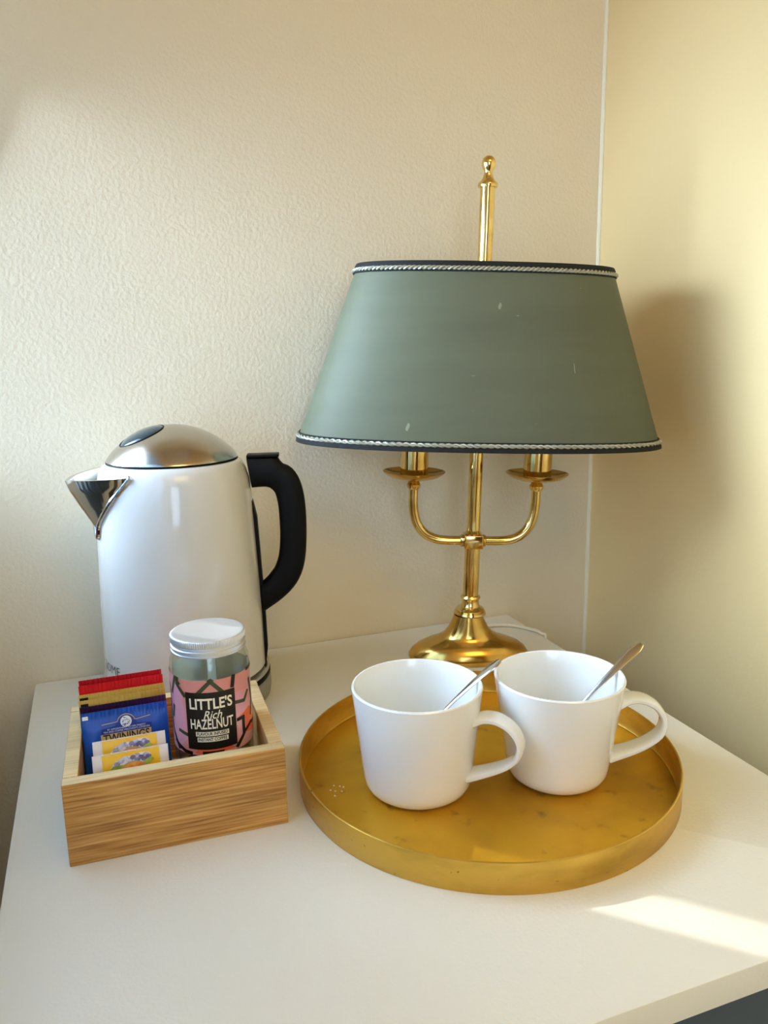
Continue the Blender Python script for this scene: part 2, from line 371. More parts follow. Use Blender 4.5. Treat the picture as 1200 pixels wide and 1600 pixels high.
dbox('back_panel', (DX0+.08, DX1-.08, DY1-.10, DY1-.06, ZF+.1, -T-.001), M['desk_grey'])
for k in range(2):
    z1 = -T-.012-k*.5
    d = dbox('drawer', (DX0+.09, DX1-.09, DY0+.035, DY0+.09, z1-.48, z1), M['desk_grey'])
    q = MB(); q.tube([((DX0+DX1)/2-.15, DY0+.034, z1-.24), ((DX0+DX1)/2-.15, DY0-.0, z1-.24), ((DX0+DX1)/2+.15, DY0, z1-.24), ((DX0+DX1)/2+.15, DY0+.034, z1-.24)], .014, 10)
    q.tf(lambda v: v-desk_o); q.build('drawer_handle', M['steel'], d)

# ------------------------------------------------------------------ kettle
KC = (.200, 2.262); kph = math.radians(-14)
ket = empty('electric_kettle', W(*KC), 'tall white electric kettle with domed steel lid and black handle at the back left', 'kettle', kph)
q = MB(); q.lathe([(0, .0), (.225, .0), (.24, .006), (.243, .03), (.240, .055), (.236, .060), (0, .060)], 72); q.build('power_base', M['grey_plastic'], ket)
q = MB(); q.lathe([(.20, .0605), (.238, .0605), (.2415, .064), (.2415, .072), (.238, .076), (.20, .076)], 72); q.build('base_ring', M['black'], ket)
q = MB(); q.lathe([(.20, .0765), (.237, .0765), (.240, .080), (.2395, .088), (.236, .091), (.20, .091)], 72); q.build('steel_ring', M['steel'], ket)
body_prof = [(0.0, .0925), (.220, .0925), (.2295, .097), (.2295, .12), (.2275, .256), (.2225, .40), (.2185, .50), (.214, .60), (.209, .65), (.200, .683), (.190, .700), (.181, .706), (.177, .706), (.177, .70), (.0, .70)]
q = MB(); q.lathe(body_prof, 96); q.build('body', M['enamel'], ket)
def krad(z):
    p = body_prof[2:11]
    for (r0, z0), (r1, z1) in zip(p, p[1:]):
        if z0 <= z <= z1: return r0+(r1-r0)*(z-z0)/(z1-z0)
    return .234
q = MB(); q.lathe([(.170, .7065), (.1795, .7065), (.1795, .711), (.170, .711)], 72); q.build('lid_seal', M['black'], ket)
def dome(r): return .712+.094*(1-(r/.179)**2)**.82 if r < .179 else .712
prof = [(.165, .7115), (.1785, .7115)]+[(.179*math.sin(a), dome(.179*math.sin(a))) for a in [PI/2*(1-i/22) for i in range(23)]]
q = MB(); q.lathe(prof, 72); lid = q.build('lid', M['lid_steel'], ket)
# oval push button sunk in the dome on the spout side
bx, by, ba, bb = -.072, -.040, .058, .054
q = MB(); N = 40; rings = [(0.0, .0055), (.5, .005), (.85, .0035), (.97, .001), (1.0, -.004)]
vs = []; 
for (k, h) in rings:
    for i in range(N):
        a = 2*PI*i/N; x = bx+ba*k*math.cos(a); y = by+bb*k*math.sin(a); vs.append((x, y, dome(math.hypot(x, y))+h))
q.add(vs, [(j*N+i, j*N+(i+1) % N, (j+1)*N+(i+1) % N, (j+1)*N+i) for j in range(4) for i in range(N)]); q.build('lid_button', M['teal_black'], ket, weld=1e-5)
q = MB(); q.tube([(bx+ba*1.02*math.cos(2*PI*i/N), by+bb*1.02*math.sin(2*PI*i/N), dome(math.hypot(bx+ba*1.02*math.cos(2*PI*i/N), by+bb*1.02*math.sin(2*PI*i/N)))+.0005) for i in range(N)], .0016, 8, closed=True); q.build('button_ring', M['black'], ket)
# V shaped chrome spout on the -x side
SA = math.radians(40); SDIR = math.radians(180+27)
def spout_pt(s, t, k=1.0, off=0.0):
    """s across -1..1, t 0 rim .. 1 apex"""
    ztop, zap = .678, .535
    z = ztop+(zap-ztop)*t
    al = SA*(1-t)**1.0*s
    rb = krad(min(z, .69))+off
    reach = .070*(1-t)**1.05*(1-abs(s)**1.0)*(1.0)+.016*(1-t)*(1-s*s)
    r = rb+reach*k
    zz = z-(.012*(1-abs(s)))*(1-t)*0+(.010*abs(s)*(1-t))
    return Vector((r*math.cos(SDIR+al), r*math.sin(SDIR+al), zz))
q = MB(); NS, NT = 32, 20
vs = []; 
for lay in (0, 1):
    for j in range(NT+1):
        for i in range(NS+1):
            s_ = -1+2*i/NS; p = spout_pt(s_, j/NT*.985, 1.0, .004)
            if lay:  # inner skin
                c = Vector((math.cos(SDIR), math.sin(SDIR), 0)); side = Vector((-c.y, c.x, 0))
                p = p-c*.010*(1-abs(s_)*.5)-side*(.008*(1 if s_ > 0 else -1 if s_ < 0 else 0))
            vs.append(p)
n1 = (NT+1)*(NS+1); idx = lambda l, j, i: l*n1+j*(NS+1)+i
fs = []
for j in range(NT):
    for i in range(NS):
        fs.append((idx(0, j, i), idx(0, j, i+1), idx(0, j+1, i+1), idx(0, j+1, i)))
        fs.append((idx(1, j, i), idx(1, j+1, i), idx(1, j+1, i+1), idx(1, j, i+1)))
for i in range(NS): fs.append((idx(0, 0, i), idx(1, 0, i), idx(1, 0, i+1), idx(0, 0, i+1)))
q.add(vs, fs); sp = q.build('spout', M['chrome'], ket)
q = MB()
edge = [spout_pt(-1, t/16, 1, .003) for t in range(16)]; edge2 = [spout_pt(1, t/16, 1, .003) for t in range(16)][::-1]
ap = Vector((( krad(.515)+.003)*math.cos(SDIR), (krad(.515)+.003)*math.sin(SDIR), .515))
q.tube(crom([edge[0]]+edge[4:15:4]+[ap]+edge2[1:12:4]+[edge2[-1]], 6), .0075, 10); q.build('spout_flange', M['chrome'], sp)
# handle
outer = [(.204, .712), (.25, .7125), (.292, .709), (.300, .690), (.326, .677), (.349, .645), (.363, .588), (.366, .503), (.359, .407), (.338, .343), (.295, .294), (.231, .250)]
inner = [(.216, .62), (.255, .621), (.272, .613), (.281, .598), (.287, .563), (.2885, .52), (.288, .47), (.282, .42), (.27, .385), (.255, .364), (.245, .352), (.229, .338)]
def resamp(L, n, k=6):
    L = crom([(a, 0, b) for a, b in L], k); d = [0]
    for a, b in zip(L, L[1:]): d.append(d[-1]+(b-a).length)
    out = []; j = 0
    for i in range(n):
        t = d[-1]*i/(n-1)
        while j < len(d)-2 and d[j+1] < t: j += 1
        u = (t-d[j])/max(1e-9, d[j+1]-d[j]); out.append(L[j].lerp(L[j+1], min(1, max(0, u))))
    return out
no = 44; A = resamp(outer, no); B = resamp(inner, no); q = MB(); vs = []; hw = .030
for a, b in zip(A, B):
    sec = []
    for k in range(16):
        c = 2*PI*k/16; e = 2/3.2; cc, ss = math.cos(c), math.sin(c)
        u = .5+.5*math.copysign(abs(cc)**e, cc); w = hw*math.copysign(abs(ss)**e, ss); p = b.lerp(a, u); sec.append((p.x, w, p.z))
    vs += sec
fs = [(i*16+k, i*16+(k+1) % 16, (i+1)*16+(k+1) % 16, (i+1)*16+k) for i in range(no-1) for k in range(16)]
fs += [tuple(range(16))[::-1], tuple((no-1)*16+k for k in range(16))]
q.add(vs, fs); q.build('handle', M['black'], ket)
q = MB(); q.box(.205, .296, -.026, .026, .708, .716, .003); q.build('lid_switch', M['black'], ket)
# water gauge strip down the handle side
q = MB(); vs = []; zs = [.085+.50*i/20 for i in range(21)]
for z in zs:
    r = krad(max(z, .1)); e = .009*min(1, (z-.08)*18, (.592-z)*18)
    for y in (-.022, -.019, .019, .022): vs.append((math.sqrt(r*r-y*y)+(e if abs(y) < .02 else -.004), y, z))
q.add(vs, [(j*4+i, j*4+i+1, j*4+i+5, j*4+i+4) for j in range(20) for i in range(3)]); q.build('water_gauge', M['black'], ket)
# grey lettering wrapped low on the body
q = text_mb('SOME', .036, spacing=1.05); tc_ang = math.radians(216)
def wrapk(v, zc=.150):
    r = krad(zc+v.y)+.0006; a = tc_ang+v.x/r; return Vector((r*math.cos(a), r*math.sin(a), zc+v.y))
q.tf(wrapk); q.build('lettering', M['desk_grey'], ket, smooth=False)

# ------------------------------------------------------------------ lamp
LX, LY = 1.098, 2.215; LTH = math.radians(-18.7)
lamp = empty('table_lamp', W(LX, LY), 'brass two-arm table lamp with oval grey-green shade and tall finial pole', 'lamp', LTH)
# the stem leans a little to the right: rotate the upper parts about the foot
lean_w = Vector((.034, -.012)); cs, sn = math.cos(-LTH), math.sin(-LTH)
lean = Vector((lean_w.x*cs-lean_w.y*sn, lean_w.x*sn+lean_w.y*cs))
def LN(v): return Vector((v.x+lean.x*v.z, v.y+lean.y*v.z, v.z-v.x*lean.x-v.y*lean.y))
BA, BB = .197, .105
def ovlathe(q, prof, n=72):
    """prof: (k, z, blend) ; k in units of long radius; blend 1 = oval, 0 = round"""
    vs = []
    for (r, z, bl) in prof:
        ry = r*(1-bl)+r*BB/BA*bl
        for i in range(n):
            a = 2*PI*i/n; vs.append((r*math.cos(a), ry*math.sin(a), z))
    q.add(vs, [(j*n+i, j*n+(i+1) % n, (j+1)*n+(i+1) % n, (j+1)*n+i) for j in range(len(prof)-1) for i in range(n)])
q = MB(); ovlathe(q, [(0, 0, 1), (.192, 0, 1), (.197, .004, 1), (.197, .016, 1), (.193, .022, 1), (.186, .032, 1), (.168, .046, .97), (.140, .058, .9), (.108, .068, .78), (.082, .082, .55), (.066, .100, .3), (.055, .122, .1), (.049, .138, 0), (.047, .146, 0), (0, .146, 0)])
q.build('base', M['brass_satin'], lamp)
q = MB(); q.lathe([(0, .146), (.049, .146), (.052, .150), (.050, .156), (.045, .158), (.047, .163), (.042, .169), (.032, .174), (.028, .182), (.027, .194), (.031, .199), (.033, .204), (.030, .209), (.024, .211), (0, .211)], 48); q.tf(LN); q.build('collar', M['brass'], lamp)
q = MB(); q.lathe([(0, .211), (.025, .211), (.025, .372), (0, .372)], 40); q.tf(LN); q.build('lower_pole', M['brass'], lamp)
q = MB(); q.box(-.030, .030, -.030, .030, .370, .414, .003); q.tf(LN); q.build('cross_block', M['brass'], lamp)
q = MB(); q.lathe([(.0, .414), (.026, .414), (.028, .417), (.024, .423), (.021, .427), (0, .427)], 32)
for s_ in (-1, 1):
    r_ = MB(); r_.lathe([(0, 0), (.019, 0), (.021, .004), (.019, .009), (.015, .012), (0, .012)], 24); r_.tf(lambda v, s_=s_: Vector((s_*(.030+v.z), v.y, .392+v.x))); q.add(r_.v, r_.f)
q.tf(LN); q.build('block_collars', M['brass'], lamp)
q = MB(); q.lathe([(0, .427), (.0215, .427), (.0215, 1.46), (0, 1.46)], 40); q.tf(LN); q.build('pole', M['brass'], lamp)
q = MB(); z0 = 1.46
q.lathe([(0, z0), (.0285, z0), (.030, z0+.006), (.028, z0+.012), (.021, z0+.018), (.016, z0+.026), (.012, z0+.037), (.0125, z0+.045), (.017, z0+.051), (.0205, z0+.062), (.0205, z0+.070), (.017, z0+.080), (.009, z0+.086), (0, z0+.0875)], 32); q.tf(LN); q.build('finial', M['brass'], lamp)
CAX = .195
for s_ in (-1, 1):
    pts = [(s_*.036, 0, .392), (s_*.080, 0, .392), (s_*.118, 0, .396), (s_*.152, 0, .411), (s_*.178, 0, .440), (s_*.191, 0, .478), (s_*CAX, 0, .52), (s_*CAX, 0, .560)]
    q = MB(); q.tube(crom(pts, 6), .015, 16); q.lathe([(0, 0.5550), (.016, 0.5570), (.0215, 0.5650), (.0225, 0.5730), (.017, 0.5830), (.009, 0.5880), (0, 0.5880)], 24, cx=s_*CAX); q.tf(LN); arm = q.build('arm', M['brass'], lamp)
    q = MB(); q.lathe([(0, 0.5870), (.03, 0.5870), (.055, 0.5910), (.08, 0.5990), (.094, 0.6090), (.099, 0.6150), (.097, 0.6160), (.088, 0.6115), (.07, 0.6050), (.04, 0.6010), (0, 0.6010)], 56, cx=s_*CAX); q.tf(LN); q.build('drip_pan', M['brass_satin'], arm)
    q = MB(); q.lathe([(0, 0.6010), (.044, 0.6010), (.044, 0.7750), (.036, 0.7800), (0, 0.7800)], 40, cx=s_*CAX); q.tf(LN); q.build('candle_sleeve', M['candle'], arm)
    q = MB(); q.lathe([(0, 0.7800), (.018, 0.7800), (.022, 0.7950), (.034, 0.8250), (.040, 0.8550), (.037, 0.8850), (.024, 0.9100), (0, 0.9170)], 28, cx=s_*CAX); q.tf(LN); q.build('bulb', M['bulb'], arm)
ZB, ZT = .712, 1.232
def soval(k, t, off=0.0):
    """point on the shade: angle k, height 0..1"""
    a = .560+(.381-.560)*t+off; b = .275+(.175-.275)*t+off
    e = 2/2.5; c, s2 = math.cos(k), math.sin(k)
    return Vector((a*math.copysign(abs(c)**e, c), b*math.copysign(abs(s2)**e, s2), ZB+(ZT-ZB)*t))
def even(n, t):
    K = [2*PI*i/2000 for i in range(2001)]; P = [soval(k, t) for k in K]; d = [0]
    for a, b in zip(P, P[1:]): d.append(d[-1]+(b-a).length)
    out = []; j = 0
    for i in range(n):
        tt = d[-1]*i/n
        while d[j+1] < tt: j += 1
        out.append(K[j]+(K[j+1]-K[j])*(tt-d[j])/(d[j+1]-d[j]))
    return out
KK = even(160, .5); n = len(KK)
def skin(o0, name, m, flip=False, par=lamp):
    q = MB(); H = 12; vs = [soval(k, j/H, o0) for j in range(H+1) for k in KK]
    q.add(vs, [(j*n+i, j*n+(i+1) % n, (j+1)*n+(i+1) % n, (j+1)*n+i) for j in range(H) for i in range(n)]); q.tf(LN)
    return q.build(name, m, par)
shade = skin(0, 'shade', M['shade']); skin(-.004, 'lining', M['shade_in'], par=shade)
for t0, sg in ((0.0, 1), (1.0, -1)):
    h = 1/(ZT-ZB)
    q = MB(); vs = []   # black tape
    for (dt, off) in ((-.002, -.006), (-.002, .004), (.006, .0055), (.012, .004), (.012, -.006)):
        for k in KK: 
            p = soval(k, t0+sg*dt*h, off); vs.append(p)
    q.add(vs, [(j*n+i, j*n+(i+1) % n, ((j+1) % 5)*n+(i+1) % n, ((j+1) % 5)*n+i) for j in range(5) for i in range(n)]); q.tf(LN); q.build('braid_edge', M['braid_black'], shade)
    KF = even(560, .5)
    for ph in (0, PI):  # two strand silver twist
        q = MB(); pts = []
        for i, k in enumerate(KF):
            w = 2*PI*i/8+ph
            p = soval(k, t0+sg*(.0175+.0032*math.cos(w))*h, .0045+.0026*math.sin(w)); pts.append(p)
        q.tube(pts, .0034, 5, closed=True); q.tf(LN); q.build('braid_cord', M['braid_silver'], shade)
    q = MB(); q.tube([soval(k, t0+sg*.025*h, .002) for k in KK], .0022, 6, closed=True); q.tf(LN); q.build('braid_line', M['braid_black'], shade)
for (kc, tc, wk, ht) in ((-PI/2-.36, .125, .010, .022), (-PI/2+.02, .77, .006, .018), (-PI/2+.42, .45, .004, .03)):
    q = MB(); vs = []
    for i in range(10):
        a = 2*PI*i/10; vs.append(soval(kc+wk*math.cos(a)*(1+.4*math.sin(a*2)), tc+ht*math.sin(a), .0009))
    q.add(vs, [tuple(range(10))]); q.tf(LN); q.build('scuff_mark', M['scuff'], shade)
q = MB(); q.tube([(-.40, 0, 1.12), (.40, 0, 1.12)], .006, 8); q.tube([(0, -.19, 1.12), (0, .19, 1.12)], .006, 8); q.lathe([(.022, 1.10), (.03, 1.10), (.03, 1.14), (.022, 1.14)], 24); q.tf(LN); q.build('shade_carrier', M['brass'], lamp)
# flex from the foot over the right edge of the desk
w2l = lambda x, y, z: Vector(((x-LX)*cs-(y-LY)*sn, (x-LX)*sn+(y-LY)*cs, z))
pts = [w2l(*p) for p in ((LX+.05, LY+.085, .012), (1.20, 2.37, .0065), (1.28, 2.425, .0065), (1.36, 2.40, .0065), (1.405, 2.34, .0065), (1.424, 2.29, .004), (1.432, 2.27, -.03), (1.434, 2.26, -.3), (1.44, 2.25, -1.0), (1.45, 2.25, -1.7), (1.50, 2.20, ZF+.012), (1.60, 2.1, ZF+.012))]
q = MB(); q.tube(crom(pts, 8), .0065, 10); q.build('flex', M['cord'], lamp)

# ------------------------------------------------------------------ tray
TC = (.8133, 1.546); TR = .4443; TH = .068
tray = empty('round_tray', W(*TC), 'round brushed gold metal tray carrying two white cups', 'tray')
q = MB(); q.lathe([(0, .0015), (TR-.012, .0015), (TR-.008, .003), (TR-.008, .0055), (TR-.014, .0065), (0, .0065)], 120); q.build('tray_floor', M['tray'], tray)
q = MB(); q.lathe([(TR-.0085, .0), (TR-.002, .0), (TR, .003), (TR, TH-.001), (TR-.0015, TH), (TR-.0035, TH), (TR-.005, TH-.001), (TR-.005, .012), (TR-.0085, .0066)], 120); q.build('rim', M['tray_rim'], tray)
# a few pale crumbs on the tray
crumbs = [(-.362, .060), (-.350, .052), (-.343, .046), (-.366, .036), (-.352, .030), (-.372, .018), (-.375, .044)]
q = MB()
for (x, y) in crumbs:
    b = bmesh.new(); bmesh.ops.create_icosphere(b, subdivisions=1, radius=.0022)
    for v in b.verts: v.co = Vector((x+v.co.x*random.uniform(.7, 1.3), y+v.co.y, .0082+v.co.z*.7))
    q.bm(b)
o = q.build('crumbs', M['white_paper'], None); o.location = W(*TC); o['kind'] = 'stuff'; o['label'] = 'few pale crumbs lying on the left of the gold tray'; o['category'] = 'crumbs'

# ------------------------------------------------------------------ cups and spoons
FZ = .0067
def cup(cx, cy, rt, rb, h, ang, label):
    e = empty('cup', W(cx, cy, FZ), label, 'cup', ang, 'white porcelain cups on the gold tray')
    w = .0075
    prof = [(0, .004), (rb-.038, .004), (rb-.034, 0), (rb-.026, 0), (rb-.017, .005), (rb-.007, .014), (rb-.002, .026), (rb, .040)]
    for i in range(1, 9): t = i/8; prof.append((rb+(rt-rb)*t, .040+(h-.043)*t))
    prof += [(rt-.002, h), (rt-w+.002, h), (rt-w, h-.003)]
    for i in range(7, -1, -1): t = i/8; prof.append((rb-w+(rt-rb)*t, .040+(h-.043)*t))
    prof += [(rb-w-.006, .022), (rb-w-.020, .013), (0, .011)]
    q = MB(); q.lathe(prof, 96); q.build('bowl', M['porcelain'], e)
    pts = crom([(rt-.014, 0, .186), (rt+.012, 0, .198), (rt+.042, 0, .197), (rt+.072, 0, .180), (rt+.089, 0, .150), (rt+.084, 0, .118), (rt+.060, 0, .094), (rt+.022, 0, .073), (rb-.002, 0, .052)], 6)
    N = len(pts); w_ = [.048+.012*abs(1-2*i/(N-1))**2 for i in range(N)]; h_ = [.0165+.006*abs(1-2*i/(N-1))**4 for i in range(N)]
    q = MB(); q.strap(pts, (0, 1, 0), w_, h_, n=20, pw=2.6); q.build('handle', M['porcelain'], e)
    return e
C1 = (.6335, 1.5355); C2 = (.9578, 1.4606)
cup(*C1, .1483, .1250, .2530, math.radians(-42), 'left white cup with its interior lit pale blue, nearer the bamboo box')
cup(*C2, .1490, .1190, .2520, math.radians(-26), 'right white cup whose wide spoon handle rises toward the right wall')
def spoon(name_lab, A, B, L, side):
    """A bowl tip, B rim contact point; L length"""
    A, B = Vector(A), Vector(B); d = (B-A).normalized(); sidev = Vector(side); sidev = (sidev-d*sidev.dot(d)).normalized(); up = d.cross(sidev).normalized()
    if up.z < 0: up = -up
    e = empty('teaspoon', W(*A), name_lab, 'spoon', 0, 'teaspoons standing in the cups')
    # handle : flattened, widening towards its end, with soft S bend
    hs = []; ws = []; th = []
    for i in range(25):
        t = i/24; s_ = .085+(L-.085)*t
        bend = .012*(1-t)**2*0+.004*math.sin(t*PI)+ .010*t**4*-1
        hs.append(d*s_+up*(bend)); ws.append(.009+.006*(1-min(1, t*6))+.019*max(0, (t-.35)/.65)**1.3*(1 if t < .93 else 1-((t-.93)/.07)**2*.75)); th.append(.0055)
    q = MB(); q.strap(hs, sidev, ws, th, n=14, pw=2.4); q.build('handle', M['steel'], e)
    # bowl
    q = MB(); NU, NV = 20, 24; vs = []
    for lay in (0, 1):
        for j in range(NU+1):
            r = j/NU
            for i in range(NV):
                a = 2*PI*i/NV; lx = .050*r*math.cos(a); ly = .029*r*math.sin(a)*(1-.18*math.cos(a)*-1)
                depth = -.014*(1-r*r); vs.append(d*(.050+lx)+sidev*ly+up*(depth+(.0025 if lay else 0)+.002))
    n1 = (NU+1)*NV; fs = []
    for l in (0, 1):
        for j in range(NU):
            for i in range(NV):
                k = (i+1) % NV; f = (l*n1+j*NV+i, l*n1+j*NV+k, l*n1+(j+1)*NV+k, l*n1+(j+1)*NV+i); fs.append(f if l else f[::-1])
    for i in range(NV): k = (i+1) % NV; fs.append((NU*NV+i, NU*NV+k, n1+NU*NV+k, n1+NU*NV+i))
    q.add(vs, fs); q.build('spoon_bowl', M['steel'], e)
def rimpt(C, r, deg, z): a = math.radians(deg); return (C[0]+r*math.cos(a), C[1]+r*math.sin(a), z)
spoon('slim steel teaspoon leaning in the left cup, seen edge-on', rimpt(C1, .092, 176, FZ+.034), rimpt(C1, .144, -12, FZ+.258), .385, (.1, 1, .12))
spoon('steel teaspoon leaning in the right cup, its broad handle end above the rim', rimpt(C2, .086, 176, FZ+.034), rimpt(C2, .144, -11, FZ+.258), .398, (-.2, .9, .42))

# ------------------------------------------------------------------ bamboo box
BX0, BX1, BY0, BY1, BH, BT = -.121, .320, 1.508, 1.872, .178, .030
bz = math.radians(-1.9)
box = empty('bamboo_box', W(-.121, 1.528), 'open bamboo box holding tea sachets and a coffee jar', 'box', bz)
def bb_(name, a, m):
    q = MB(); q.box(*a, b=.0022); o = q.build(name, m, box); o.data.materials.append(M['bamboo_top'])
    for p in o.data.polygons:
        if p.normal.z > .9: p.material_index = 1
    return o
bw, bd = .4420, .372
bb_('front_panel', (0, bw, 0, BT, 0, BH), M['bamboo'])
bb_('back_panel', (0, bw, bd-BT, bd, 0, BH), M['bamboo'])
bb_('side_panel', (0.0004, BT, BT+.0004, bd-BT-.0004, 0, BH), M['bamboo_side'])
bb_('side_panel', (bw-BT, bw-.0004, BT+.0004, bd-BT-.0004, 0, BH), M['bamboo_side'])
bb_('bottom_panel', (BT+.0005, bw-BT-.0005, BT+.0005, bd-BT-.0005, .004, .016), M['bamboo_side'])
BZ = .0175

# ------------------------------------------------------------------ coffee jar
JC = (.196, 1.683); JR = .0868
jar = empty('coffee_jar', W(*JC, BZ), 'glass instant coffee jar with aluminium lid and pink and black label', 'jar', 0)
gp = [(0, .004), (.060, .003), (.066, 0), (.076, .002), (.0835, .010), (JR, .022), (JR, .308), (.0855, .324), (.081, .337), (.0765, .345), (.0760, .366)]
gi = [(r-.0055, z+(.006 if i < 5 else 0)) for i, (r, z) in enumerate(gp)][::-1]; gi[-1] = (0, .010); gi = [g for g in gi if g[0] >= 0]
q = MB(); q.lathe(gp+gi, 72); q.build('glass', M['jar_glass'], jar)
q = MB(); q.lathe([(0, .012), (.070, .012), (.0785, .022), (.0785, .062), (.06, .070), (.03, .064), (0, .069)], 48); q.build('coffee', M['coffee'], jar)
lidz = .347; R = .0812
def knurl(r, z, a): return r+(.0009*math.cos(a*110) if (lidz+.0238 < z < lidz+.034) else 0)
q = MB(); q.lathe([(R-.004, lidz-.001), (R, lidz), (R, lidz+0.0026), (R-.0025, lidz+0.0040), (R-.0025, lidz+0.0059), (R, lidz+0.0079), (R, lidz+0.0125), (R-.003, lidz+0.0145), (R-.003, lidz+0.0172), (R-.0005, lidz+0.0198), (R-.0005, lidz+0.0224), (R-.0002, lidz+0.0244), (R-.0002, lidz+0.0337), (R-.001, lidz+0.0356), (R-.003, lidz+0.0366), (R-.006, lidz+0.0370), (R-.009, lidz+0.0363), (0, lidz+0.0363)], 660, fn=knurl); q.build('lid', M['alu'], jar)
# label, wrapped round the glass. flat coords: x along the surface (0 = facing the viewer), y height
LA = math.radians(261); LZ0, LZ1 = .028, .232
def YM(y): return .143+(y-.044)*.84
def wrapj(off):
    return lambda v: Vector(((JR+off)*math.cos(LA+v.x/(JR+off)), (JR+off)*math.sin(LA+v.x/(JR+off)), YM(v.y)))
def rect(x0, x1, y0, y1): return [(x0, y0), (x1, y0), (x1, y1), (x0, y1)]
q = poly_mb(rect(-.265, .265, LZ0, LZ1), cut=.006); mk_translucent(M['coral'], .3); mk_translucent(M['paper_back'], .5); mk_translucent(M['pink'], .3)
q.tf(wrapj(.0006)); label = q.build('label', M['coral'], jar)
q = MB(); q.lathe([(JR+.0003, YM(LZ0)), (JR+.0003, YM(LZ1))], 90); q.build('label_backing', M['paper_back'], label)
def dec(polys, off, name, m, par=label):
    q = MB()
    for p in polys: r_ = poly_mb(p, cut=.006); q.add(r_.v, r_.f)
    q.tf(wrapj(off)); return q.build(name, m, par)
for pk in ([(-.140, LZ0), (-.080, LZ0+.012), (-.058, .07), (-.066, .20), (-.085, .235), (-.1, LZ1), (-.14, LZ1)], [(.056, .185), (.105, .178), (.115, .14), (.09, .118), (.056, .115)], rect(.060, .073, .052, .108)): dec([pk], .0010, 'pink_patch', M['pink'])
dec([[(.058, .112), (.10, .128), (.13, .10), (.13, .05), (.085, .06), (.08, .108)], [(-.04, LZ0+.004), (.05, LZ0+.008), (.03, LZ0+.024), (-.03, LZ0+.026)]], .0012, 'orange_patch', M['orange'])
LW = .0096
ol = [((-.078, LZ1), (-.080, .215)), ((-.080, .215), (-.058, .188)), ((.004, LZ1), (-.026, .198)), ((.0, LZ1), (.030, .192)), ((-.104, .185), (-.086, .232)), ((-.086, .232), (-.074, .218)), ((-.104, .120), (-.098, .150)), ((-.080, .088), (-.058, .082)), ((.055, .158), (.082, .152)), ((.082, .152), (.096, .172))]
dec([line_poly(a, b, LW) for a, b in ol], .0014, 'olive_lines', M['olive'])
bl = [((.054, LZ1), (.050, .205)), ((.098, LZ1), (.112, .232)), ((.112, .232), (.128, LZ1)), ((.060, .108), (.076, .108)), ((.076, .108), (.076, .062)), ((.076, .062), (.055, .036)), ((.078, .066), (.104, .078)), ((.104, .078), (.13, .074)),
      ((-.10, .052), (-.066, .034)), ((-.066, .034), (-.05, LZ0+.004)), ((-.02, .034), (.02, .034)), ((.108, .20), (.118, .14)), ((.118, .14), (.108, .10)), ((-.12, .20), (-.112, .08)), ((-.112, .08), (-.086, .036)), ((.14, LZ0), (.15, .12)), ((.15, .12), (.2, .16)), ((.2, .16), (.17, LZ1)), ((-.14, LZ1), (-.16, .15)), ((-.16, .15), (-.22, .10)), ((-.22, .10), (-.18, LZ0))]
dec([line_poly(a, b, LW) for a, b in bl], .0014, 'black_lines', M['black_print'])
dec([rect(-.056, .055, .044, .200)], .0018, 'name_panel', M['black_print'])
def jtxt(s, size, width, x, y, m=M['cream_print'], off=.0024, **k):
    q = text_mb(s, size/.84, **k); w0 = max(v[0] for v in q.v)-min(v[0] for v in q.v); f = width/w0
    q.tf(lambda v: Vector((v.x*f+x, v.y+y, 0))); q.tf(wrapj(off)); q.build('lettering', m, label, smooth=False)
jtxt("LITTLE'S", .0335, .094, 0, .168, bold=.0010)
jtxt('Rich', .0270, .040, .002, .1385, shear=.35, bold=.0002)
jtxt('HAZELNUT', .0320, .094, 0, .113, bold=.0006)
dec([rect(-.036, .036, .081, .0935), rect(-.033, .034, .0655, .078)], .0022, 'text_band', M['cream_print'])
jtxt('FLAVOUR INFUSED', .0098, .067, 0, .0875, M['black_print'], .0028, bold=.0003)
jtxt('INSTANT COFFEE', .0098, .062, 0, .0720, M['black_print'], .0028, bold=.0003)

